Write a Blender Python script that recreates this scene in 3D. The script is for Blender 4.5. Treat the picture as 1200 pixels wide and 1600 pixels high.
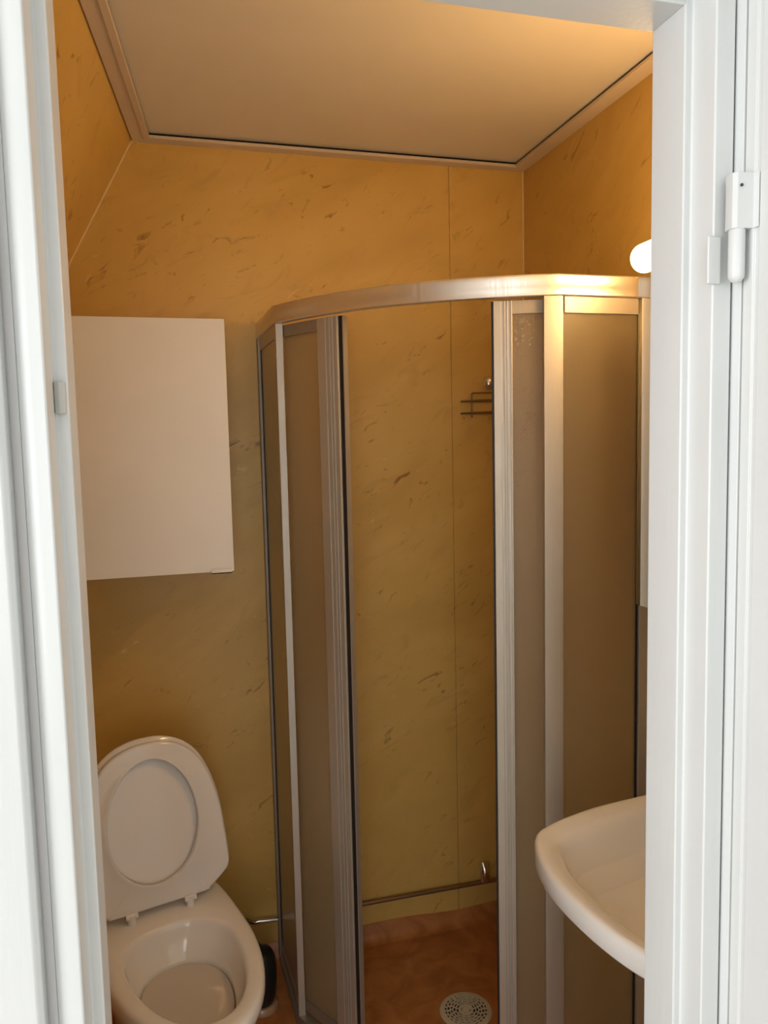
import bpy, bmesh, math, random
from mathutils import Vector, Matrix
random.seed(7)
for o in list(bpy.data.objects): bpy.data.objects.remove(o)
S = bpy.context.scene
COL = S.collection

# ------------------------------------------------------------------ camera
CX = Vector((0.963, -0.269, -0.022)); CD = None
def _cam():
    f = 1205.0
    d = Vector((295.0, 13200.0, f)).normalized()
    dx = 262 - 600
    yv = -(d.x * dx + d.z * f) / d.y
    fw = Vector((dx, yv, f)).normalized()
    r = d.cross(fw)
    R = Matrix((r, fw, -d))                       # camera (right, down, forward) -> world
    cx, cy, cz = R @ Vector((1, 0, 0)), -(R @ Vector((0, 1, 0))), -(R @ Vector((0, 0, 1)))
    M = Matrix((cx, cy, cz)).transposed().to_4x4()
    M.translation = Vector((0, 0, 1.55))
    c = bpy.data.cameras.new('camera'); o = bpy.data.objects.new('camera', c); COL.objects.link(o)
    c.sensor_fit = 'VERTICAL'; c.sensor_height = 36.0; c.sensor_width = 27.0
    c.lens = f / 1600 * 36.0; c.clip_start = 0.02
    o.matrix_world = M
    S.camera = o
_cam()

# ------------------------------------------------------------------ world, daylight, exposure
W = bpy.data.worlds.new('world'); S.world = W; W.use_nodes = True
bg = W.node_tree.nodes['Background']; bg.inputs[0].default_value = (0.80, 0.90, 1.0, 1); bg.inputs[1].default_value = 1.0
VS = S.view_settings
S.display_settings.display_device = 'sRGB'
VS.view_transform = 'Standard'; VS.look = 'None'; VS.gamma = 1.0; VS.use_curve_mapping = False
VS.exposure = 0.18
# two unseen hallway windows: a big one in the wall to the viewer's left, a smaller one added behind the viewer for fill
WIN_L = dict(y0=-0.80, y1=0.55, z0=0.75, z1=2.15)
WIN_FILL = dict(x0=-0.95, x1=0.15, z0=0.95, z1=2.15)
def daylight(name, loc, rz, w, h, power):
    ld = bpy.data.lights.new(name, 'AREA'); ld.shape = 'RECTANGLE'; ld.size = w; ld.size_y = h; ld.energy = power; ld.color = (.965, .985, 1.0)
    lo = bpy.data.objects.new(name, ld); COL.objects.link(lo); lo.location = loc; lo.rotation_euler = (math.radians(90), 0, rz)
daylight('unseen_window_daylight', (-1.985, (WIN_L['y0'] + WIN_L['y1']) / 2, 1.45), math.radians(-90), WIN_L['y1'] - WIN_L['y0'], 1.4, 43.0)
daylight('unseen_window_daylight', ((WIN_FILL['x0'] + WIN_FILL['x1']) / 2, -1.985, 1.55), 0, WIN_FILL['x1'] - WIN_FILL['x0'], 1.2, 12.0)  # added fill lamp that lifts the daylight inside the bathroom
LAMP_STRENGTH = 46.0
LAMP_COLOR = (1.0, 0.60, 0.24)

# ------------------------------------------------------------------ materials
def new_mat(name, color=(.8, .8, .8), rough=.5, metal=0.0, spec=.5, coat=0.0):
    m = bpy.data.materials.new(name); m.use_nodes = True
    b = m.node_tree.nodes['Principled BSDF']
    b.inputs['Base Color'].default_value = (*color, 1); b.inputs['Roughness'].default_value = rough
    b.inputs['Metallic'].default_value = metal; b.inputs['Specular IOR Level'].default_value = spec
    b.inputs['Coat Weight'].default_value = coat
    return m
def N(m, t, **kw):
    n = m.node_tree.nodes.new(t)
    for k, v in kw.items():
        if hasattr(n, k): setattr(n, k, v)
        else: n.inputs[k].default_value = v
    return n
def L(m, a, b): m.node_tree.links.new(a, b)
def ramp(m, src, stops):
    r = N(m, 'ShaderNodeValToRGB'); L(m, src, r.inputs[0])
    e = r.color_ramp.elements
    e[0].position, e[0].color = stops[0][0], (*stops[0][1], 1)
    e[1].position, e[1].color = stops[-1][0], (*stops[-1][1], 1)
    for p, c in stops[1:-1]:
        q = e.new(p); q.color = (*c, 1)
    return r
def bump(m, src, strength, dist=.01):
    b = N(m, 'ShaderNodeBump'); b.inputs['Strength'].default_value = strength; b.inputs['Distance'].default_value = dist
    L(m, src, b.inputs['Height']); L(m, b.outputs[0], m.node_tree.nodes['Principled BSDF'].inputs['Normal'])
    return b
def mix(m, fac, a, b, blend='MIX'):
    x = N(m, 'ShaderNodeMix', data_type='RGBA', blend_type=blend)
    if isinstance(fac, float): x.inputs[0].default_value = fac
    else: L(m, fac, x.inputs[0])
    for i, v in ((6, a), (7, b)):
        if isinstance(v, tuple): x.inputs[i].default_value = (*v, 1)
        else: L(m, v, x.inputs[i])
    return x.outputs[2]

def wall_mat():
    m = new_mat('marbled_wet_room_panel', rough=.38)
    b = m.node_tree.nodes['Principled BSDF']
    geo = N(m, 'ShaderNodeNewGeometry'); sep = N(m, 'ShaderNodeSeparateXYZ'); L(m, geo.outputs['Position'], sep.inputs[0])
    sub = N(m, 'ShaderNodeMath', operation='SUBTRACT'); L(m, sep.outputs[0], sub.inputs[0]); L(m, sep.outputs[1], sub.inputs[1])
    com = N(m, 'ShaderNodeCombineXYZ'); L(m, sub.outputs[0], com.inputs[0]); L(m, sep.outputs[2], com.inputs[1])
    def field(rot, sx, sy, detail, dist, w=0.0):
        mp = N(m, 'ShaderNodeMapping'); mp.inputs['Rotation'].default_value = (0, 0, rot); 
        L(m, com.outputs[0], mp.inputs[0])
        mp2 = N(m, 'ShaderNodeMapping'); mp2.inputs['Scale'].default_value = (sx, sy, 1); mp2.inputs['Location'].default_value = (w, w * 1.7, w)
        L(m, mp.outputs[0], mp2.inputs[0])
        n = N(m, 'ShaderNodeTexNoise'); n.inputs['Scale'].default_value = 1.0; n.inputs['Detail'].default_value = detail
        n.inputs['Distortion'].default_value = dist; n.inputs['Roughness'].default_value = .55
        L(m, mp2.outputs[0], n.inputs['Vector']); return n.outputs[0]
    cloud = field(-.5, 2.2, 4.5, 3, .6)
    base = ramp(m, cloud, [(.30, (.62, .400, .105)), (.52, (.70, .460, .128)), (.72, (.75, .510, .162))]).outputs[0]
    # long soft brush sweeps
    sweep = field(-.62, 7.0, 17.0, 4, 1.2, 3.1)
    sw = ramp(m, sweep, [(.57, (0, 0, 0)), (.72, (.8, .8, .8))]).outputs[0]
    base = mix(m, sw, base, (.62, .40, .115))
    # small dark brown flecks, clustered
    fl = field(-.62, 15.0, 34.0, 4, 1.0, 7.7)
    fr = ramp(m, fl, [(.615, (0, 0, 0)), (.72, (1, 1, 1))]).outputs[0]
    clus = ramp(m, field(-.62, 3.2, 6.0, 3, .8, 11.0), [(.42, (.22, .22, .22)), (.58, (1, 1, 1))]).outputs[0]
    fmask = mix(m, 1.0, fr, clus, 'MULTIPLY')
    base = mix(m, fmask, base, (.34, .185, .045))
    # pale streaks next to the flecks
    pl = field(-.60, 14.0, 46.0, 4, 1.4, 7.9)
    pr = ramp(m, pl, [(.655, (0, 0, 0)), (.72, (.55, .55, .55))]).outputs[0]
    base = mix(m, mix(m, 1.0, pr, clus, 'MULTIPLY'), base, (.82, .62, .30))
    L(m, base, b.inputs['Base Color'])
    bump(m, fmask, .10, .004)
    return m
def floor_mat():
    m = new_mat('orange_marbled_vinyl', rough=.36)
    b = m.node_tree.nodes['Principled BSDF']
    geo = N(m, 'ShaderNodeNewGeometry')
    n = N(m, 'ShaderNodeTexNoise'); n.inputs['Scale'].default_value = 9; n.inputs['Detail'].default_value = 6; n.inputs['Distortion'].default_value = 1.6
    L(m, geo.outputs['Position'], n.inputs['Vector'])
    c = ramp(m, n.outputs[0], [(.30, (.33, .115, .030)), (.5, (.46, .175, .050)), (.72, (.56, .25, .085))]).outputs[0]
    L(m, c, b.inputs['Base Color']); bump(m, n.outputs[0], .05, .004)
    return m
def painted_mat(name, color, rough=.42, scale=160.0, strength=.05):
    m = new_mat(name, color, rough)
    geo = N(m, 'ShaderNodeNewGeometry')
    mp = N(m, 'ShaderNodeMapping'); mp.inputs['Scale'].default_value = (1, 1, .12); L(m, geo.outputs['Position'], mp.inputs[0])
    n = N(m, 'ShaderNodeTexNoise'); n.inputs['Scale'].default_value = scale; n.inputs['Detail'].default_value = 3
    L(m, mp.outputs[0], n.inputs['Vector']); bump(m, n.outputs[0], strength, .003)
    n2 = N(m, 'ShaderNodeTexNoise'); n2.inputs['Scale'].default_value = 6; L(m, geo.outputs['Position'], n2.inputs['Vector'])
    c = ramp(m, n2.outputs[0], [(.3, tuple(v * .965 for v in color)), (.7, color)]).outputs[0]
    L(m, c, m.node_tree.nodes['Principled BSDF'].inputs['Base Color'])
    return m
def alu_mat(name='brushed_aluminium', color=(.80, .78, .75), rough=.34, metal=.92):
    m = new_mat(name, color, rough, metal=metal)
    geo = N(m, 'ShaderNodeNewGeometry')
    mp = N(m, 'ShaderNodeMapping'); mp.inputs['Scale'].default_value = (1, 1, .03); L(m, geo.outputs['Position'], mp.inputs[0])
    n = N(m, 'ShaderNodeTexNoise'); n.inputs['Scale'].default_value = 420; n.inputs['Detail'].default_value = 2
    L(m, mp.outputs[0], n.inputs['Vector'])
    r = ramp(m, n.outputs[0], [(.3, (rough - .05,) * 3), (.7, (rough + .07,) * 3)]).outputs[0]
    L(m, r, m.node_tree.nodes['Principled BSDF'].inputs['Roughness'])
    return m
def frosted_mat():
    m = bpy.data.materials.new('frosted_acrylic'); m.use_nodes = True
    nt = m.node_tree; nt.nodes.clear()
    out = N(m, 'ShaderNodeOutputMaterial')
    geo = N(m, 'ShaderNodeNewGeometry')
    mp = N(m, 'ShaderNodeMapping'); mp.inputs['Scale'].default_value = (1, 1, .05); L(m, geo.outputs['Position'], mp.inputs[0])
    n = N(m, 'ShaderNodeTexNoise'); n.inputs['Scale'].default_value = 120; n.inputs['Detail'].default_value = 3; L(m, mp.outputs[0], n.inputs['Vector'])
    n2 = N(m, 'ShaderNodeTexNoise'); n2.inputs['Scale'].default_value = 320; n2.inputs['Detail'].default_value = 2; L(m, geo.outputs['Position'], n2.inputs['Vector'])
    ad = N(m, 'ShaderNodeMath', operation='ADD'); L(m, n.outputs[0], ad.inputs[0]); L(m, n2.outputs[0], ad.inputs[1])
    bp = N(m, 'ShaderNodeBump'); bp.inputs['Strength'].default_value = .16; bp.inputs['Distance'].default_value = .003; L(m, ad.outputs[0], bp.inputs['Height'])
    tr = N(m, 'ShaderNodeBsdfTranslucent'); tr.inputs[0].default_value = (.93, .85, .62, 1)
    rf = N(m, 'ShaderNodeBsdfRefraction'); rf.inputs['Color'].default_value = (.97, .92, .74, 1); rf.inputs['Roughness'].default_value = .42; rf.inputs['IOR'].default_value = 1.12
    df = N(m, 'ShaderNodeBsdfDiffuse'); df.inputs[0].default_value = (.52, .47, .36, 1)
    gl = N(m, 'ShaderNodeBsdfGlossy'); gl.inputs['Roughness'].default_value = .38; gl.inputs['Color'].default_value = (.9, .9, .9, 1)
    for s in (rf, gl): L(m, bp.outputs[0], s.inputs['Normal'])
    m1 = N(m, 'ShaderNodeMixShader'); m1.inputs[0].default_value = .55; L(m, tr.outputs[0], m1.inputs[1]); L(m, rf.outputs[0], m1.inputs[2])
    m2 = N(m, 'ShaderNodeMixShader'); m2.inputs[0].default_value = .14; L(m, m1.outputs[0], m2.inputs[1]); L(m, df.outputs[0], m2.inputs[2])
    fr = N(m, 'ShaderNodeFresnel'); fr.inputs[0].default_value = 1.45
    m3 = N(m, 'ShaderNodeMixShader'); L(m, fr.outputs[0], m3.inputs[0]); L(m, m2.outputs[0], m3.inputs[1]); L(m, gl.outputs[0], m3.inputs[2])
    L(m, m3.outputs[0], out.inputs[0])
    return m
def emit_mat(name, color, strength):
    m = new_mat(name, (.9, .9, .9), .3)
    b = m.node_tree.nodes['Principled BSDF']
    b.inputs['Emission Color'].default_value = (*color, 1); b.inputs['Emission Strength'].default_value = strength
    return m
def ceramic_mat(name, color):
    m = new_mat(name, color, .10, spec=.5)
    geo = N(m, 'ShaderNodeNewGeometry'); n = N(m, 'ShaderNodeTexNoise'); n.inputs['Scale'].default_value = 3
    L(m, geo.outputs['Position'], n.inputs['Vector'])
    c = ramp(m, n.outputs[0], [(.3, tuple(v * .98 for v in color)), (.7, color)]).outputs[0]
    L(m, c, m.node_tree.nodes['Principled BSDF'].inputs['Base Color'])
    return m
M = {
 'wall': wall_mat(), 'floor': floor_mat(),
 'white_paint': painted_mat('white_gloss_paint', (.655, .67, .66), .33, 130, .10),
 'hall_paint': painted_mat('white_wall_paint', (.82, .81, .79), .6),
 'ceiling': painted_mat('cream_ceiling_board', (.80, .76, .68), .35, 90, .02),
 'trim': painted_mat('beige_plastic_trim', (.72, .62, .50), .40, 90, .02),
 'gap': new_mat('near_black_gap', (.012, .008, .006), .8),
 'bead': new_mat('pale_sealant', (.80, .62, .34), .45),
 'joint': new_mat('panel_joint', (.52, .34, .10), .6),
 'alu_rail': alu_mat('brightened_aluminium', (.82, .77, .70), .38), 'alu': alu_mat('brushed_aluminium', (.55, .515, .45), .50, .68), 'alu_dark': alu_mat('darkened_aluminium', (.40, .36, .30), .55, .75),  # one metal in three tones: rail lightened for reflections, heads darkened for shade
 'frost': frosted_mat(), 'seal': new_mat('black_rubber_seal', (.012, .008, .008), .55),
 'ceramic': ceramic_mat('white_porcelain', (.84, .82, .78)),
 'seat': ceramic_mat('white_plastic_seat', (.80, .77, .73)),
 'cabinet': painted_mat('white_laminate', (.82, .80, .76), .42, 60, .01),
 'chrome': new_mat('chrome', (.78, .78, .78), .12, metal=1.0),
 'wire': new_mat('dark_metal', (.30, .20, .12), .35, metal=.8),
 'mirror': new_mat('mirror_glass', (.90, .91, .90), .015, metal=1.0),
 'lamp': emit_mat('opal_lamp_glass', LAMP_COLOR, LAMP_STRENGTH),
 'drain': new_mat('cream_plastic_grate', (.66, .57, .40), .45),
 'black': new_mat('black_plastic', (.010, .013, .015), .32),
 'clear': new_mat('clear_plastic_reflection', (.42, .26, .15), .2),  # orange reflection of the floor painted into the base colour
 'water': new_mat('water_drop', (.95, .95, .95), .03),
 'pool': new_mat('toilet_water', (.60, .56, .50), .04), 'grey_plastic': new_mat('grey_white_plastic', (.50, .50, .47), .4),
 'wood': new_mat('hall_floor_wood', (.68, .60, .50), .45),
 'brass': new_mat('dark_screw', (.05, .05, .05), .5),
}
wb = M['water'].node_tree.nodes['Principled BSDF']; wb.inputs['Transmission Weight'].default_value = .9; wb.inputs['IOR'].default_value = 1.33

# ------------------------------------------------------------------ mesh helpers
def link(name, verts, faces, mat, parent=None, smooth=False, bevel=0.0, seg=2, angle=None):
    me = bpy.data.meshes.new(name); me.from_pydata([tuple(v) for v in verts], [], faces)
    bm = bmesh.new(); bm.from_mesh(me)
    bmesh.ops.recalc_face_normals(bm, faces=bm.faces); bm.to_mesh(me); bm.free()
    me.materials.append(M[mat] if isinstance(mat, str) else mat)
    o = bpy.data.objects.new(name, me); COL.objects.link(o)
    if parent is not None: o.parent = parent; o.matrix_parent_inverse = pinv(parent)
    if smooth or bevel > 0:
        for p in me.polygons: p.use_smooth = True
    if bevel > 0:
        b = o.modifiers.new('bevel', 'BEVEL'); b.width = bevel; b.segments = seg; b.limit_method = 'ANGLE'; b.angle_limit = math.radians(35); b.harden_normals = True
    elif smooth and angle:
        me.set_sharp_from_angle(angle=math.radians(angle))
    return o
def pinv(p):
    Mx = Matrix.Identity(4)
    q = p; chain = []
    while q is not None: chain.append(q); q = q.parent
    for q in reversed(chain):
        Mx = Mx @ (q.matrix_parent_inverse if q.parent else Matrix.Identity(4)) @ Matrix.LocRotScale(q.location, q.rotation_euler, q.scale)
    return Mx.inverted()
def empty(name, loc, rz=0.0):
    o = bpy.data.objects.new(name, None); COL.objects.link(o); o.location = loc; o.rotation_euler = (0, 0, rz); o.empty_display_size = .05
    return o
def tag(o, label=None, cat=None, group=None, kind=None):
    if label: o['label'] = label
    if cat: o['category'] = cat
    if group: o['group'] = group
    if kind: o['kind'] = kind
    return o
def boxvf(x0, x1, y0, y1, z0, z1):
    v = [(x, y, z) for x in (x0, x1) for y in (y0, y1) for z in (z0, z1)]
    f = [(0, 1, 3, 2), (4, 6, 7, 5), (0, 4, 5, 1), (2, 3, 7, 6), (0, 2, 6, 4), (1, 5, 7, 3)]
    return v, f
def box(name, x0, x1, y0, y1, z0, z1, mat, parent=None, bevel=0.0, seg=2):
    v, f = boxvf(x0, x1, y0, y1, z0, z1); return link(name, v, f, mat, parent, bevel=bevel, seg=seg)
def join(parts):
    V, Fc = [], []
    for v, f in parts:
        n = len(V); V += list(v); Fc += [tuple(i + n for i in q) for q in f]
    return V, Fc
def prism_z(name, poly, z0, z1, mat, parent=None, bevel=0.0, seg=2):
    n = len(poly); v = [(x, y, z0) for x, y in poly] + [(x, y, z1) for x, y in poly]
    f = [tuple(range(n)), tuple(range(n, 2 * n))] + [(i, (i + 1) % n, n + (i + 1) % n, n + i) for i in range(n)]
    return link(name, v, f, mat, parent, bevel=bevel, seg=seg)
def offset(path, d):
    out = []
    for i, p in enumerate(path):
        p = Vector(p)
        t0 = (p - Vector(path[i - 1])).normalized() if i > 0 else None
        t1 = (Vector(path[i + 1]) - p).normalized() if i < len(path) - 1 else None
        t0 = t0 or t1; t1 = t1 or t0
        n0, n1 = Vector((t0.y, -t0.x)), Vector((t1.y, -t1.x))
        n = (n0 + n1).normalized(); k = d / max(.3, n.dot(n0))
        out.append((p.x + n.x * k, p.y + n.y * k))
    return out
def stripvf(path, prof):
    """sweep a closed profile [(side offset, z)] along a plan path"""
    k = len(prof); rows = [offset(path, o) for o, z in prof]
    v = []
    for i in range(len(path)):
        for j in range(k): v.append((rows[j][i][0], rows[j][i][1], prof[j][1]))
    f = []
    for i in range(len(path) - 1):
        for j in range(k):
            a, b = i * k + j, i * k + (j + 1) % k; f.append((a, b, b + k, a + k))
    f += [tuple(range(k)), tuple(range((len(path) - 1) * k, len(path) * k))]
    return v, f
def strip(name, path, prof, mat, parent=None, bevel=0.0, seg=2):
    v, f = stripvf(path, prof); return link(name, v, f, mat, parent, bevel=bevel, seg=seg)
def rect(o0, o1, z0, z1): return [(o0, z0), (o1, z0), (o1, z1), (o0, z1)]
def tubevf(pts, r, n=10):
    pts = [Vector(p) for p in pts]; v = []; f = []
    up = Vector((0, 0, 1)); prev = None
    for i, p in enumerate(pts):
        t = ((pts[min(i + 1, len(pts) - 1)] - pts[max(i - 1, 0)])).normalized()
        if prev is None:
            a = up if abs(t.dot(up)) < .9 else Vector((1, 0, 0)); x = t.cross(a).normalized()
        else: x = (prev - t * prev.dot(t)).normalized()
        prev = x; y = t.cross(x)
        rr = r[i] if isinstance(r, (list, tuple)) else r
        v += [p + (x * math.cos(2 * math.pi * k / n) + y * math.sin(2 * math.pi * k / n)) * rr for k in range(n)]
    for i in range(len(pts) - 1):
        for k in range(n):
            a, b = i * n + k, i * n + (k + 1) % n; f.append((a, b, b + n, a + n))
    f += [tuple(range(n)), tuple(range((len(pts) - 1) * n, len(pts) * n))]
    return v, f
def tube(name, pts, r, mat, parent=None, n=10):
    v, f = tubevf(pts, r, n); return link(name, v, f, mat, parent, smooth=True, angle=50)
def lathe(name, prof, c, mat, parent=None, n=32, angle=40):
    v, f = [], []
    for r, z in prof: v += [(c[0] + r * math.cos(2 * math.pi * k / n), c[1] + r * math.sin(2 * math.pi * k / n), c[2] + z) for k in range(n)]
    for i in range(len(prof) - 1):
        for k in range(n):
            a, b = i * n + k, i * n + (k + 1) % n; f.append((a, b, b + n, a + n))
    f += [tuple(range(n)), tuple(range((len(prof) - 1) * n, len(prof) * n))]
    return link(name, v, f, mat, parent, smooth=True, angle=angle)
def loft(name, rings, mat, parent=None, cap0=True, cap1=True, angle=45, sub=0):
    n = len(rings[0]); v = [p for r in rings for p in r]; f = []
    for i in range(len(rings) - 1):
        for k in range(n):
            a, b = i * n + k, i * n + (k + 1) % n; f.append((a, b, b + n, a + n))
    if cap0: f.append(tuple(range(n)))
    if cap1: f.append(tuple(range((len(rings) - 1) * n, len(rings) * n)))
    o = link(name, v, f, mat, parent, smooth=True, angle=angle)
    return o
def smooth_path(pts, k=6, closed=False):
    P = [Vector(p) for p in pts]; n = len(P); out = []
    rng = range(n) if closed else range(n - 1)
    for i in rng:
        p0 = P[(i - 1) % n] if closed or i > 0 else P[0] * 2 - P[1]
        p1, p2 = P[i], P[(i + 1) % n]
        p3 = P[(i + 2) % n] if closed or i + 2 < n else p2 * 2 - p1
        for j in range(k):
            t = j / k
            out.append(.5 * ((2 * p1) + (p2 - p0) * t + (2 * p0 - 5 * p1 + 4 * p2 - p3) * t * t + (3 * p1 - p0 - 3 * p2 + p3) * t ** 3))
    if not closed: out.append(P[-1])
    return out

# ------------------------------------------------------------------ the room
YB, XR, ZC = 2.216, 1.076, 2.364        # back wall, right wall, ceiling edge
YD0, YD1 = 0.715, 0.80                   # door wall: hall side, bathroom side
XK = -0.80                               # knee wall under the slope
SL = (2.364 - 2.028) / (0.229 - 0.052)   # slope of the sloping wall, dz/dx
SP = 0.0965                              # plan splay of the sloping wall
def xs(y, z): return -0.052 + SP * (y - YB) - (ZC - z) / SL
ZK = ZC - (xs(YB, ZC) - XK) * SL
BATH = []
# floor
ft = box('floor', XK - .1, XR + .1, YD0, YB + .1, -.06, 0.0, 'floor'); tag(ft, 'orange brown marbled vinyl floor of the bathroom', kind='structure')
# coved vinyl skirting running up the walls (uneven cut edge)
def cove(name, p0, p1, nrm, parent):
    p0, p1, nrm = Vector(p0), Vector(p1), Vector(nrm); v, f = [], []; n = 40
    for i in range(n + 1):
        p = p0.lerp(p1, i / n); h = .052 + .005 * math.sin(i * .31) + .003 * math.sin(i * .83 + 1) + random.uniform(-.0008, .0008)
        prof = [(.034, .0006), (.022, .003), (.012, .010), (.005, .022), (.003, h), (.0, h + .0005)]
        v += [(p.x + nrm.x * a, p.y + nrm.y * a, z) for a, z in prof]
    for i in range(n):
        for j in range(5): a = i * 6 + j; f.append((a, a + 1, a + 7, a + 6))
    return link(name, v, f, 'floor', parent, smooth=True)
cove('coved_skirting', (XK, YB, 0), (XR, YB, 0), (0, -1, 0), ft)
cove('coved_skirting', (XR, YD1, 0), (XR, YB, 0), (-1, 0, 0), ft)

wb_ = box('wall_back', XK - .1, XR + .1, YB + .004, YB + .1, 0, ZC + .1, 'joint'); tag(wb_, 'ochre marbled panel wall behind toilet and shower', kind='structure')
SEAM = 0.836
def back_panel(x0, x1):
    pts = []                                     # clipped by the slope
    def clip(x): return min(ZC + .06, ZC + (x - xs(YB, ZC)) * SL + .03)
    xsx = [x0, x1]
    top = []
    kx = xs(YB, ZC)
    poly = [(x0, .0), (x1, .0), (x1, clip(x1))] + ([(kx + .02, ZC + .06)] if x0 < kx < x1 else []) + [(x0, max(.3, clip(x0)))]
    n = len(poly)
    v = [(x, YB, z) for x, z in poly] + [(x, YB + .004, z) for x, z in poly]
    f = [tuple(range(n)), tuple(range(n, 2 * n))] + [(i, (i + 1) % n, n + (i + 1) % n, n + i) for i in range(n)]
    return link('wall_panel', v, f, 'wall', wb_, bevel=.0008, seg=1)
back_panel(XK - .02, SEAM - 1.2 - .0007); back_panel(SEAM - 1.2 + .0007, SEAM - .0004); back_panel(SEAM + .0004, XR + .003)
wr = box('wall_right', XR + .004, XR + .1, YD0, YB + .1, 0, ZC + .1, 'joint'); tag(wr, 'ochre marbled panel wall behind mirror cabinet and basin', kind='structure')
for a, b in ((YD1 - .003, 1.28), (1.2814, YB + .003)):
    box('wall_panel', XR, XR + .004, a, b, 0, ZC + .06, 'wall', wr, bevel=.0008, seg=1)
# sloping wall, knee wall
def slab(name, quad, d, mat, label):
    d = Vector(d); v = [Vector(q) for q in quad] + [Vector(q) + d for q in quad]
    f = [(0, 1, 2, 3), (4, 5, 6, 7)] + [(i, (i + 1) % 4, 4 + (i + 1) % 4, 4 + i) for i in range(4)]
    return tag(link(name, v, f, mat), label, kind='structure')
y0, y1 = YD0 + .0, YB + .05
slab('wall_left_slope', [(xs(y0, ZC + .06), y0, ZC + .06), (xs(y1, ZC + .06), y1, ZC + .06), (xs(y1, ZK - .3), y1, ZK - .3), (xs(y0, ZK - .3), y0, ZK - .3)], (-.07, 0, .03), 'wall', 'ochre marbled sloping wall at upper left')
box('wall_left', XK - .1, XK, YD0, YB + .1, 0, ZK + .25, 'wall'); tag(bpy.data.objects['wall_left'], 'ochre knee wall under the slope', kind='structure')
# ceiling: board above, flat trim frame below it, joint between with its shade painted near-black
ce = box('ceiling', xs(YD0, ZC) - .05, XR + .1, YD0 - .0, YB + .1, ZC + .012, ZC + .06, 'gap'); tag(ce, 'cream ceiling board framed by flat beige trim', kind='structure')
TW = .047
gi = TW - .006
cb = [(xs(YD0, ZC) + gi, YD0), (xs(YB, ZC) + gi, YB - gi), (XR - gi, YB - gi), (XR - gi, YD0)]
v = [(x, y, ZC + .001) for x, y in cb] + [(x, y, ZC + .0115) for x, y in cb]
link('ceiling_board', v, [(0, 1, 2, 3), (4, 5, 6, 7)] + [(i, (i + 1) % 4, 4 + (i + 1) % 4, 4 + i) for i in range(4)], 'ceiling', ce)
tpath = [(xs(YD0, ZC), YD0), (xs(YB, ZC), YB), (XR, YB), (XR, YD0)]
t1 = strip('trim_1', tpath, [(0, ZC - .010), (.030, ZC - .010), (.032, ZC - .014), (TW - .001, ZC - .014), (TW, ZC - .013), (TW, ZC - .006), (.026, ZC - .006), (.026, ZC + .0115), (0, ZC + .0115)], 'trim')
tag(t1, 'flat beige ceiling trim along the walls', kind='structure')
strip('shade_strip', tpath, rect(.0262, .034, ZC - .0059, ZC + .0114), 'gap', t1)  # near-black strip paints in the shade of the ceiling gap
# sealant beads in the corners
def bead(name, a, b, r=.0035):
    return tag(tube(name, [a, b], r, 'bead', n=8), 'pale bead in the wall corner', kind='structure')
bead('trim_2', (xs(YB, ZC), YB - .001, ZC), (xs(YB, 1.0), YB - .001, 1.0))
bead('trim_3', (XR - .001, YB - .001, .05), (XR - .001, YB - .001, ZC), .003)
# door wall
wf = empty('wall_front', (0, YD0, 0)); tag(wf, 'white wall around the bathroom doorway', kind='structure')
box('wall_section', -2.0, -.1195, YD0, YD1, 0, 2.45, 'hall_paint', wf)
box('wall_section', .5885, 1.5, YD0, YD1, 0, 2.45, 'hall_paint', wf)
box('wall_section', -.1195, .5885, YD0, YD1, 2.043, 2.45, 'hall_paint', wf)

# door frame
fr = empty('trim_4', (0.23, .75, 0)); tag(fr, 'white painted wooden door frame with stop', kind='structure')
ZH = 2.006
XL, XRJ = -.083, .552
jl = prism_z('door_jamb', [(XL, YD1 + .004), (XL, .745), (XL - .0117, .745), (XL - .0117, .6955), (-.1035, .6958), (-.1115, .6985), (-.118, .7050), (-.118, YD1 + .004)], 0, 2.04, 'white_paint', fr, bevel=.0022, seg=3)
jr = prism_z('door_jamb', [(XRJ, YD1 + .004), (XRJ, .745), (XRJ + .010, .745), (XRJ + .010, .708), (.586, .708), (.586, YD1 + .004)], 0, 2.04, 'white_paint', fr, bevel=.0022, seg=3)
def hd(name, x0, x1, y0, y1, z0, z1): return box(name, x0, x1, y0, y1, z0, z1, 'white_paint', fr, bevel=.002, seg=3)
hd('head_stop', XL - .001, XRJ + .001, .745, YD1 + .004, ZH, 2.04)
hd('head_rebate', XL - .012, XRJ + .011, .708, .7455, ZH + .011, 2.04)
prism_z('architrave', [(-.1265, .712), (-.1265, .692), (-.131, .688), (-.185, .688), (-.19, .692), (-.19, .7145)], 0, 2.11, 'white_paint', fr, bevel=.002, seg=3)
box('architrave', -.1265, .70, .690, .7145, 2.052, 2.11, 'white_paint', fr, bevel=.002)
# little strike keeper on the left jamb
kp = prism_z('strike_keeper', [(-.0944, .7449), (-.0944, .7385), (-.0900, .7365), (-.0875, .7375), (-.0852, .7405), (-.0852, .7449)], 1.581, 1.609, 'grey_plastic', fr, bevel=.0006)
kp['label'] = 'small grey white strike keeper'

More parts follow.
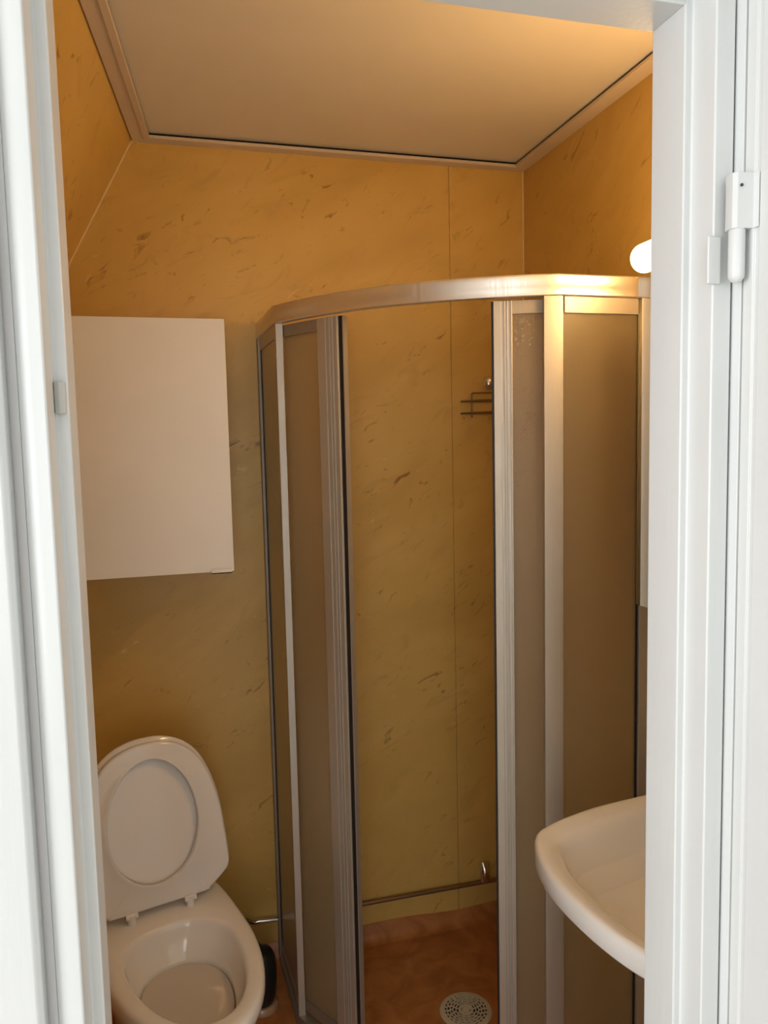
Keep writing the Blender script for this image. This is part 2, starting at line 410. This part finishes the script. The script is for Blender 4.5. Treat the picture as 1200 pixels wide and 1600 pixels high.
# door leaf, opened toward the hall
dr = empty('door_1', (.588, .713, .01)); tag(dr, 'white door leaf standing open at the right edge', kind='structure')
prism_z('door_leaf', [(.588, .02), (.588, .672), (.5902, .673), (.5902, .679), (.588, .680), (.588, .6935), (.594, .694), (.594, .696), (.588, .6965), (.588, .7115), (.627, .7115), (.627, .02)], .01, 2.0, 'white_paint', dr, bevel=.0009, seg=2)
def hinge(z):
    h = prism_z('hinge', [(.5665, .6925), (.5665, .6855), (.570, .682), (.5875, .680), (.5877, .672), (.5879, .692), (.5875, .7005), (.570, .700)], z, z + .055, 'white_paint', dr, bevel=.0008)
    prof = [(.0005, -.0545), (.005, -.0525), (.0078, -.049), (.0082, -.0455), (.0082, -.0015), (.0075, 0), (.0005, 0)]
    lathe('knuckle', prof, (.5755, .689, z), 'white_paint', h, n=24)
    box('wing', .5535, .5695, .7045, .7085, z - .052, z - .003, 'white_paint', h, bevel=.0015)
    lathe('screw_hole', [(.0001, .0), (.0016, .0), (.0016, .0012), (.0001, .0012)], (0, 0, 0), 'brass', h, n=12).matrix_basis = Matrix.Translation((.5735, .6812, z + .042)) @ Matrix.Rotation(math.radians(90), 4, 'X')
    return h
hinge(1.7595); hinge(.30)

# hallway around the viewer
hf = box('floor_hall', -2.0, 1.5, -2.0, YD0 - .001, -.06, -.002, 'wood'); tag(hf, 'wooden hallway floor', kind='structure')
box('door_sill', -.118, .586, .70, YD0 + .09, -.001, .014, 'white_paint', fr, bevel=.003)
for nm, a in dict(wall_hall_right=(1.5, 1.56, -2.0, YD0, 0, 2.45), ceiling_hall=(-2.06, 1.56, -2.06, YD0 + .085, 2.45, 2.52)).items():
    tag(box(nm, *a, 'hall_paint'), 'white painted hallway surface', kind='structure')
hw = empty('wall_hall_back', (0, -2.03, 0)); tag(hw, 'unseen hallway end wall with added fill window', kind='structure')
for a in ((-2.06, WIN_FILL['x0'], 0, 2.45), (WIN_FILL['x1'], 1.56, 0, 2.45), (WIN_FILL['x0'], WIN_FILL['x1'], 0, WIN_FILL['z0']), (WIN_FILL['x0'], WIN_FILL['x1'], WIN_FILL['z1'], 2.45)):
    box('wall_section', a[0], a[1], -2.06, -2.0, a[2], a[3], 'hall_paint', hw)
hw = empty('wall_hall_left', (-2.03, 0, 0)); tag(hw, 'hallway side wall with daylight window', kind='structure')
for a in ((-2.0, WIN_L['y0'], 0, 2.45), (WIN_L['y1'], YD0, 0, 2.45), (WIN_L['y0'], WIN_L['y1'], 0, WIN_L['z0']), (WIN_L['y0'], WIN_L['y1'], WIN_L['z1'], 2.45)):
    box('wall_section', -2.06, -2.0, *a, 'hall_paint', hw)

# ------------------------------------------------------------------ shower enclosure
A, B, RAD = Vector((.274, 1.938)), Vector((.80, 1.485)), .84
HS = 1.889
mid = (A + B) / 2; ch = (B - A); nrm = Vector((-ch.y, ch.x)).normalized()
if nrm.y < 0: nrm = -nrm
h_ = math.sqrt(RAD ** 2 - (ch.length / 2) ** 2); CC = mid + nrm * h_
aA = math.atan2(A.y - CC.y, A.x - CC.x); aB = math.atan2(B.y - CC.y, B.x - CC.x)
if aB < aA: aB += 2 * math.pi
def arc(t, r=RAD): a = aA + (aB - aA) * t; return (CC.x + r * math.cos(a), CC.y + r * math.sin(a))
def arcs(t0, t1, r=RAD, n=24): return [arc(t0 + (t1 - t0) * i / n, r) for i in range(n + 1)]
def t_at(ratio, r=RAD):
    lo_, hi_ = -.05, 1.05
    for _ in range(50):
        m_ = (lo_ + hi_) / 2; p = arc(m_, r)
        if p[0] / p[1] < ratio: lo_ = m_
        else: hi_ = m_
    return lo_
sh = empty('shower_enclosure', (.6, 1.75, 0)); tag(sh, 'corner shower enclosure with aluminium frame, curved sliding doors and frosted panels', 'shower')
PW0, PW1 = (.264, YB - .001), (XR - .001, 1.485)
full = [PW0, tuple(A)] + arcs(0, 1, n=28)[1:-1] + [tuple(B), PW1]
# outside of the cabin is on the right-hand side of this walk (towards the camera)
strip('top_rail', full, [(-.018, HS - .040), (-.004, HS - .040), (-.004, HS - .045), (.010, HS - .045), (.012, HS - .043), (.012, HS - .026), (.0125, HS - .025), (.0125, HS - .003), (.010, HS), (-.018, HS)], 'alu_rail', sh, bevel=.0012)
strip('bottom_rail', full, rect(-.014, .012, .001, .030), 'alu_dark', sh, bevel=.001)
zt = HS - .045; zb = .030
def frame_panel(p0, p1, w0, w1, name='fixed_panel', top=.034, bot=.03):
    p0, p1 = Vector(p0), Vector(p1); d = (p1 - p0).normalized(); ln = (p1 - p0).length
    at = lambda s: tuple(p0 + d * s)
    pane = strip(name, [at(w0 - .004), at(ln - w1 + .004)], rect(-.002, .002, zb + bot - .004, zt - top + .004), 'frost', sh)
    strip('panel_head', [at(0.012), at(ln - .006)], rect(-.008, .006, zt - top, zt), 'alu', pane, bevel=.0008)
    strip('panel_foot', [at(0.012), at(ln - .006)], rect(-.008, .006, zb, zb + bot), 'alu_dark', pane, bevel=.0008)
    return pane, at, ln
pA, atA, lnA = frame_panel(PW0, A, .028, .006)
strip('wall_profile', [atA(0), atA(.024)], rect(-.014, .011, zb, zt), 'alu_dark', sh, bevel=.001)
strip('seal', [atA(.0245), atA(.029)], rect(-.004, .0045, zb, zt), 'seal', pA)
pB, atB, lnB = frame_panel(B, PW1, .006, .085)
strip('wall_profile', [atB(lnB - .082), atB(lnB)], rect(-.016, .011, zb, zt), 'alu', sh, bevel=.001)
strip('seal', [atB(lnB - .0865), atB(lnB - .0825)], rect(-.004, .0045, zb, zt), 'seal', pB)
# corner posts
box('corner_post', .2675, .2853, 1.922, 1.948, zb, zt, 'alu', sh, bevel=.001)
strip('corner_post', [arc(t_at(.5150)), tuple(B), tuple(B + Vector((.006, 0)))], [(-.010, zb), (.011, zb), (.011, zt), (-.010, zt)], 'alu', sh, bevel=.001)
# sliding doors
def slide_door(t0, t1, r, stile, lead):
    path = arcs(t0, t1, r, 16)
    z0, z1 = zb + .012, zt - .004
    pane = strip('sliding_door', path, rect(-.0018, .0018, z0 + .02, z1 - .02), 'frost', sh)
    strip('door_head', path, rect(-.007, .006, z1 - .028, z1), 'alu_dark', pane, bevel=.0008)
    strip('door_foot', path, rect(-.007, .006, z0, z0 + .028), 'alu_dark', pane, bevel=.0008)
    s0, s1 = stile
    # ridged closing stile
    n = 6; sg = 1 if lead > 0 else -1
    def tt(u): return s0 + (s1 - s0) * u
    body = strip('stile', arcs(s0, s1, r, 6), rect(-.013, .006, z0, z1), 'alu', pane, bevel=.0008)
    lo, hi = (tt(.45), tt(.60)), (tt(.70), tt(.80))
    for q, (u0, u1, o) in enumerate(((0.02, .42, .0085), (.56, .62, .0085), (.70, .76, .0085), (.90, .98, .0085))):
        if lead > 0: u0, u1 = u0, u1
        else: u0, u1 = u0, u1
        strip('stile_rib', arcs(tt(u0), tt(u1), r, 3), rect(.004, o, z0, z1), 'alu', pane, bevel=.0006)
    return pane
R1 = RAD - .012
d1 = slide_door(t_at(.1500, R1), t_at(.199, R1), R1, (t_at(.1955, R1), t_at(.2225, R1)), 1)
s_ = t_at(.2225, R1)
strip('magnet_seal', arcs(s_ + .001, t_at(.2275, R1), R1, 2), rect(-.010, .003, zb + .012, zt - .004), 'seal', d1)
strip('seal_edge', arcs(t_at(.2275, R1), t_at(.2287, R1), R1, 2), rect(-.012, .003, zb + .012, zt - .004), 'alu', d1)
d2 = slide_door(t_at(.464, R1), t_at(.520, R1), R1, (t_at(.4395, R1), t_at(.4680, R1)), -1)
strip('magnet_seal', arcs(t_at(.4365, R1), t_at(.4392, R1), R1, 2), rect(-.010, .003, zb + .012, zt - .004), 'seal', d2)
# water drops on the right-hand sliding door
dv = []
def drop(t, z, r):
    c = arc(t, R1 + .0019); a = aA + (aB - aA) * t; nx, ny = math.cos(a), math.sin(a); v, f = [], []
    rings = [(1.0, 0), (.8, .35), (.42, .55), (0.05, .62)]
    for q, hh in rings:
        for k in range(8):
            an = 2 * math.pi * k / 8; u = math.cos(an) * r * q; w = math.sin(an) * r * q * 1.15
            v.append((c[0] - ny * u + nx * hh * r, c[1] + nx * u + ny * hh * r, z + w))
    for i in range(3):
        for k in range(8): a_, b_ = i * 8 + k, i * 8 + (k + 1) % 8; f.append((a_, b_, b_ + 8, a_ + 8))
    f.append(tuple(range(24, 32))); return v, f
parts = []
ta, tb = t_at(.471, R1), t_at(.512, R1)
for i in range(110):
    u = random.random(); w = random.random() ** 1.6
    if random.random() < u * .55 + w * .3: continue
    parts.append(drop(ta + (tb - ta) * u * (1 - .55 * w), 1.805 - .085 * w, random.choice((.0011, .0014, .0018, .0025, .0040)) * (1.25 - .4 * u)))
for i in range(220):
    u = random.gauss(.45, .2); z = random.gauss(1.585, .05)
    if not (.02 < u < .98): continue
    parts.append(drop(ta + (tb - ta) * min(.98, max(.02, u + (z - 1.585) * 2.5)), z, random.choice((.0009, .0012, .0016, .0022))))
v, f = join(parts); tag(link('water_drops', v, f, 'water', d2, smooth=True), kind='stuff')

# ------------------------------------------------------------------ floor drain in the shower
dc = (.712, 1.846); fd = empty('floor_drain', (dc[0], dc[1], 0)); tag(fd, 'round cream plastic floor drain grate inside the shower', 'drain')
def grate():
    n = 72; radii = [.0, .004, .0075, .0105, .013, .0165, .0205, .0255, .0285, .0335, .0365, .0415, .0445, .0495, .0525, .0575, .068, .0715]
    slot = {(7, 3), (9, 3), (11, 3), (13, 3), (15, 3)}
    v, f = [], []
    def zz(r): return .0055 if r < .066 else .0055 - (r - .066) * .75
    top = {}
    def vid(i, k):
        key = (i, k % n)
        if key not in top: top[key] = len(v); a = 2 * math.pi * (k % n) / n; v.append((dc[0] + radii[i] * math.cos(a), dc[1] + radii[i] * math.sin(a), zz(radii[i])))
        return top[key]
    for i in range(1, len(radii) - 1):
        for k in range(n):
            sl = False
            if i in (3,): sl = (k % 36) > 5
            if i in (6, 8, 10, 12, 14):
                cnt = {6: 9, 8: 12, 10: 18, 12: 18, 14: 24}[i]; per = n // cnt
                sl = (k + i // 2 * 3) % per < per - 1 if per > 3 else (k + i) % per < per - 1
            if not sl: f.append((vid(i, k), vid(i, k + 1), vid(i + 1, k + 1), vid(i + 1, k)))
    f.append(tuple(vid(1, k) for k in range(n)))
    return v, f
v, f = grate(); g = link('grate', v, f, 'drain', fd)
sm = g.modifiers.new('thick', 'SOLIDIFY'); sm.thickness = .003; sm.offset = -1
lathe('drain_cup', [(.0005, .0006), (.064, .0006), (.064, .0012), (.0005, .0012)], (dc[0], dc[1], 0), 'gap', fd, n=48)

# ------------------------------------------------------------------ pipes
pp = empty('water_pipe', (.70, YB - .018, .11)); tag(pp, 'thin metal water pipe along back wall inside the shower, darkened as shade', 'pipe')
tube('pipe', [(.29, YB - .016, .133), (.70, YB - .016, .132), (XR - .02, YB - .016, .130)], .0065, 'wire', pp, n=12)  # dark metal paints in the lack of light inside the shower
cl = tube('pipe_bracket', [(.917, YB - .002, .182), (.917, YB - .018, .186), (.917, YB - .026, .176), (.917, YB - .024, .155), (.917, YB - .018, .138)], [.013, .016, .016, .015, .011], 'chrome', pp, n=16)
cl['label'] = 'chrome pipe fitting on the wall'
p2 = tube('supply_pipe', smooth_path([(.04, YB - .05, .22), (.12, YB - .03, .178), (.160, YB - .016, .152), (.180, YB - .014, .139), (.205, YB - .013, .137), (.252, YB - .013, .134)], 5), .0072, 'chrome', None, n=12)
tag(p2, 'bright chrome supply pipe bending behind the toilet', 'pipe')

# ------------------------------------------------------------------ corner basket in the shower
cd = empty('shower_basket', (XR - .1, YB - .1, 1.55)); tag(cd, 'triangular wire corner basket high in the shower', 'basket')
cx0, cy0 = .862, YB - .006
def tri(z, r, name):
    P = [(cx0, cy0, z), (cx0 + .05, cy0 - .045, z + .001), (.97, YB - .125, z), (XR - .05, YB - .175, z), (XR - .006, YB - .20, z), (XR - .006, YB - .1, z), (XR - .008, YB - .008, z), (.96, cy0, z), (cx0, cy0, z)]
    return tube(name, P, r, 'wire', cd, n=8)
tri(1.666, .0026, 'basket_rail'); tri(1.630, .0026, 'basket_rail')
tube('basket_frame', smooth_path([(.896, cy0 - .006, 1.616), (.896, cy0 - .006, 1.682), (.899, cy0 - .006, 1.689), (.91, cy0 - .006, 1.691), (1.0, cy0 - .006, 1.691), (1.05, cy0 - .006, 1.690)], 4), .0026, 'wire', cd, n=8)
for i in range(6):
    x = .905 + i * .025; tube('basket_wire', [(x, cy0, 1.629), (x + .012, cy0 - .05 - i * .02, 1.629)], .0015, 'wire', cd, n=6)
v, f = [], []
kb = lathe('suction_knob', [(.0005, .030), (.009, .029), (.016, .024), (.020, .015), (.021, .006), (.019, 0), (.0005, 0)], (0, 0, 0), 'chrome', cd, n=28)
kb.matrix_basis = Matrix.Translation((.953, YB - .001, 1.722)) @ Matrix.Rotation(math.radians(90), 4, 'X')

# ------------------------------------------------------------------ wall cabinet
CY = 1.90
wc = empty('wall_cabinet', (-.06, 2.05, 1.243)); tag(wc, 'plain white wall cabinet hanging above the toilet', 'cabinet')
box('cabinet_body', -.258, .139, CY + .019, YB - .001, 1.247, 1.846, 'cabinet', wc, bevel=.0008)
cdoor = box('cabinet_door', -.260, .143, CY, CY + .017, 1.243, 1.849, 'cabinet', wc, bevel=.001)
hv, hf_ = join([boxvf(.088, .137, CY - .010, CY + .016, 1.2395, 1.2428), boxvf(.088, .137, CY - .010, CY - .0075, 1.2395, 1.2505)])
hd_ = link('handle', hv, hf_, 'seat', cdoor, bevel=.0005); hd_['label'] = 'slim pale edge handle'

# ------------------------------------------------------------------ toilet (local: x right, y towards the front, z up, origin under the hinge)
TH = math.radians(15.5)
TO = Vector((-.066, 1.848, 0)); RX = Vector((math.cos(TH), math.sin(TH), 0)); FY = Vector((math.sin(TH), -math.cos(TH), 0))
def T(s, t, z): return tuple(TO + RX * s + FY * t + Vector((0, 0, z)))
to = empty('toilet', tuple(TO)); tag(to, 'white porcelain toilet with seat and lid raised', 'toilet')
NT = 64
def egg(w, tb, tf, tc, z, sq=3.2, shift=0.0):
    """outline: semi-ellipse towards the front, squarer towards the back"""
    out = []
    for k in range(NT):
        a = 2 * math.pi * k / NT; c, s = math.cos(a), math.sin(a)
        if s >= 0: x, y = w * c, tc + (tf - tc) * s
        else:
            x = w * math.copysign(abs(c) ** (2 / sq), c); y = tc - (tc - tb) * abs(s) ** (2 / sq)
        out.append(T(x, y, z))
    return out
RZ = .43
rings = [egg(.105, -.24, .20, 0, .0), egg(.108, -.24, .205, 0, .02), egg(.100, -.24, .19, 0, .10), egg(.108, -.24, .22, .02, .19),
         egg(.135, -.24, .32, .06, .28), egg(.156, -.235, .405, .10, .345), egg(.166, -.235, .443, .11, .385), egg(.169, -.235, .452, .12, .405), egg(.1685, -.235, .452, .12, .418),
         egg(.166, -.232, .449, .12, .426), egg(.160, -.226, .442, .12, RZ), egg(.150, -.215, .432, .12, RZ + .0005),
         egg(.136, .045, .416, .17, RZ + .0003, 2.4), egg(.128, .049, .409, .17, RZ - .0015, 2.4), egg(.1225, .053, .403, .17, RZ - .006, 2.3), egg(.119, .056, .398, .17, RZ - .016, 2.3),
         egg(.1155, .060, .391, .18, RZ - .034, 2.2), egg(.108, .069, .377, .18, RZ - .058, 2.1), egg(.102, .077, .364, .19, RZ - .072, 2.1), egg(.0985, .081, .357, .19, RZ - .077, 2.1),
         egg(.0975, .0825, .355, .19, RZ - .080, 2.1), egg(.096, .084, .352, .19, RZ - .090, 2.1), egg(.088, .095, .335, .19, RZ - .115, 2.1), egg(.076, .11, .305, .19, RZ - .142, 2.1), egg(.050, .14, .25, .18, RZ - .158, 2.0), egg(.010, .17, .19, .18, RZ - .164, 2.0)]
loft('bowl', rings, 'ceramic', to, angle=55)
loft('water', [egg(.0945, .086, .349, .19, RZ - .0865, 2.1), egg(.0945, .086, .349, .19, RZ - .086, 2.1)], 'pool', to, angle=30)
# raised seat + lid, leaning back
AL = math.radians(11)
def Lp(u, v_, w): return T(u, -.004 - v_ * math.sin(AL) + w * math.cos(AL), RZ + .022 + v_ * math.cos(AL) + w * math.sin(AL))
def lid_out(k=5, s=1.0, cv=.2):
    half = [(0, -.004), (.115, -.004), (.128, .002), (.166, .028), (.181, .046), (.183, .075), (.180, .130), (.173, .205), (.156, .275), (.128, .335), (.088, .373), (.042, .391), (0, .395)]
    pts = half + [(-x, y) for x, y in reversed(half[1:-1])]
    P = smooth_path([(x, y, 0) for x, y in pts], k, closed=True)
    return [(p.x * s, cv + (p.y - cv) * s) for p in P]
def plate(name, outl, w0, w1, mat, parent, round_=.004, hole=None, bulge=0.0):
    rings = []
    c = Vector((0, .2))
    def inset(o, d): 
        r = []
        for x, y in o:
            q = Vector((x, y)) - c; q = q * (1 - d / max(q.length, .01)); r.append((q.x + c.x, q.y + c.y))
        return r
    def R_(o, w): return [Lp(x, y, w) for x, y in o]
    if hole is None:
        rings = [R_(inset(outl, .06), w0), R_(inset(outl, round_), w0), R_(outl, w0 + round_), R_(outl, w1 - round_), R_(inset(outl, round_), w1), R_(inset(outl, .06), w1 - bulge)]
        return loft(name, rings, mat, parent, angle=60)
    outl_in = hole
    rings = [R_(inset(outl, round_), w0), R_(outl, w0 + round_), R_(outl, w1 - round_), R_(inset(outl, round_ * .5), w1 - round_ * .3), R_(inset(outl, round_ * 1.6), w1),
             R_(inset(outl, .02), w1 + .001), R_(inset(hole, -.010), w1 + .001), R_(inset(hole, -.006), w1 + .0035), R_(inset(hole, -.002), w1 + .0035), R_(hole, w1), R_(hole, w0 + .002), R_(inset(hole, -.003), w0)]
    rings.append(rings[0])
    return loft(name, rings, mat, parent, cap0=False, cap1=False, angle=60)
ol = lid_out()
n_ = len(ol)
lid = plate('lid', ol, -.020, -.008, 'seat', to, .004)
so = lid_out(s=.962, cv=.10)
# seat opening: same number of points, oval
hole = []
for x, y in so:
    a = math.atan2(y - .2, x)
    hole.append((.108 * math.cos(a) * (1.0 - .06 * math.sin(a)), .197 + .147 * math.sin(a)))
seat = plate('seat', so, -.006, .010, 'seat', to, .004, hole)
for u in (-.070, .070):
    hb = loft('hinge', [[T(u + .010 * math.cos(a), .004 + .010 * math.sin(a) , z) for a in [2 * math.pi * k / 16 for k in range(16)]] for z in (RZ - .001, RZ + .004, RZ + .020, RZ + .024)], 'seat', to, angle=40)
    tube('hinge_pin', [T(u - .014, .004, RZ + .020), T(u + .014, .004, RZ + .020)], .008, 'seat', hb, n=14)

# toilet brush
tb_ = empty('toilet_brush', (.192, 2.035, 0)); tag(tb_, 'black toilet brush holder on the floor beside the toilet', 'toilet brush')
bc = (.180, 2.030, 0)
lathe('holder_base', [(.0005, .0005), (.046, .0005), (.046, .010), (.040, .018), (.0005, .018)], bc, 'clear', tb_, n=36)
lathe('holder', [(.0005, .0185), (.034, .0185), (.041, .035), (.0445, .085), (.0445, .120), (.041, .145), (.034, .160), (.018, .168), (.0005, .169)], bc, 'black', tb_, n=36)
tube('handle', [(.172, 2.030, .160), (.150, 2.03, .20), (.10, 2.03, .25)], [.022, .014, .009], 'black', tb_, n=16)

# ------------------------------------------------------------------ wash basin
ba = empty('wash_basin', (.85, 1.085, .70)); tag(ba, 'white porcelain wash basin fixed to the right wall', 'basin')
YC, ZR = 1.088, .82
half = [(1.0745, .240), (1.0, .241), (.91, .238), (.80, .226), (.725, .209), (.665, .187), (.632, .168), (.611, .138), (.590, .075), (.582, 0)]
P = half + [(.588, -.085), (.604, -.160), (.628, -.212), (.670, -.243), (.74, -.257), (.85, -.261), (1.0, -.261), (1.0745, -.261)]
OUT = [(p.x, p.y) for p in smooth_path([(x, d, 0) for x, d in P], 5)]
# close along the wall
nb = 14
OUT = OUT + [(1.0745, OUT[-1][1] + (OUT[0][1] - OUT[-1][1]) * (i + 1) / (nb + 1)) for i in range(nb)]
def bring(ins, z, sc=1.0, back=None, cx=.815):
    r = []
    for x, d in OUT:
        q = Vector((x - cx, d)); ln = q.length; k = max(0.02, (ln - ins) / ln) * sc
        X = cx + q.x * k; D = q.y * k
        if back is not None: X = min(X, back)
        r.append((X, YC + D, z))
    return r
def back_flat(r): return [(1.0745 if abs(o[0] - 1.0745) < 1e-4 else p[0], p[1], p[2]) for o, p in zip(OUT, r)]
rings = [back_flat(bring(.17, ZR - .17)), back_flat(bring(.13, ZR - .13)), back_flat(bring(.085, ZR - .078)), back_flat(bring(.050, ZR - .050)), back_flat(bring(.012, ZR - .042)), back_flat(bring(.004, ZR - .040)), back_flat(bring(0, ZR - .035)),
         back_flat(bring(0, ZR - .010)), back_flat(bring(.002, ZR - .003)), back_flat(bring(.007, ZR)), back_flat(bring(.013, ZR)), bring(.034, ZR - .004, back=.985), bring(.043, ZR - .010, back=.955), bring(.053, ZR - .026, back=.94),
         bring(.072, ZR - .065, back=.925), bring(.10, ZR - .100, back=.90), bring(.14, ZR - .120, back=.87), bring(.19, ZR - .126, back=.84), bring(.5, ZR - .127, back=.83)]
loft('basin', rings, 'ceramic', ba, angle=60)
lathe('waste', [(.0005, .0), (.022, .0), (.0225, .002), (.016, .003), (.0005, .0015)], (.815, YC, ZR - .1265), 'chrome', ba, n=28)
tp = lathe('tap', [(.0005, 0), (.024, 0), (.024, .006), (.020, .012), (.019, .085), (.017, .095), (.0005, .098)], (1.01, YC, ZR - .001), 'chrome', ba, n=28)
tube('tap_spout', smooth_path([(1.005, YC, ZR + .045), (.96, YC, ZR + .060), (.905, YC, ZR + .055), (.895, YC, ZR + .042)], 5), .010, 'chrome', tp, n=14)
tube('tap_lever', [(1.01, YC, ZR + .10), (.965, YC, ZR + .122)], [.008, .005], 'chrome', tp, n=12)

# ------------------------------------------------------------------ mirror cabinet and lamp
MX = .90
mc = empty('mirror_cabinet', (1.0, 1.10, 1.21)); tag(mc, 'mirror cabinet on the right wall above the basin', 'mirror cabinet')
box('cabinet_body', MX + .016, XR - .001, .852, 1.346, 1.213, 1.856, 'cabinet', mc, bevel=.001)
for a, b in ((.850, 1.0995), (1.1005, 1.349)):
    d_ = box('mirror_door', MX + .0045, MX + .0155, a, b, 1.21, 1.859, 'cabinet', mc, bevel=.0006)
    box('mirror', MX, MX + .004, a + .0005, b - .0005, 1.2105, 1.8585, 'mirror', d_)
wl = empty('mirror_lamp', (MX + .02, 1.18, 1.86)); tag(wl, 'glowing white tube lamp above the mirror cabinet', 'lamp')
lx, lz, lr = .906, 1.8925, .0275
pts = []; rr = []
ye, ys = 1.360, 1.02
for i in range(9):
    a = math.pi / 2 * i / 8; pts.append((lx, ys + .020 - .020 * math.cos(math.pi / 2 - a) - .0, lz)); rr.append(max(.0008, lr * math.sin(a)))
pts = [(lx, ys + .022 * (1 - math.sin(math.pi / 2 * i / 8)), lz) for i in range(8, 0, -1)]; rr = [max(.0006, lr * math.cos(math.pi / 2 * i / 8)) for i in range(8, 0, -1)]
pts += [(lx, ys + .022, lz), (lx, ye - .022, lz)]; rr += [lr, lr]
pts += [(lx, ye - .022 * (1 - math.sin(math.pi / 2 * i / 8)), lz) for i in range(1, 9)]; rr += [max(.0006, lr * math.cos(math.pi / 2 * i / 8)) for i in range(1, 9)]
tube('lamp_glass', pts, rr, 'lamp', wl, n=32)
hv, hf_ = join([boxvf(lx + .018, lx + .058, ys + .02, ye - .034, 1.8595, 1.8700), boxvf(lx + .029, lx + .058, ys + .005, ye - .022, 1.8700, 1.926)])  # lamp base plus back plate added to keep lamplight off the wall
link('lamp_base_shield', hv, hf_, 'cabinet', wl, bevel=.002)
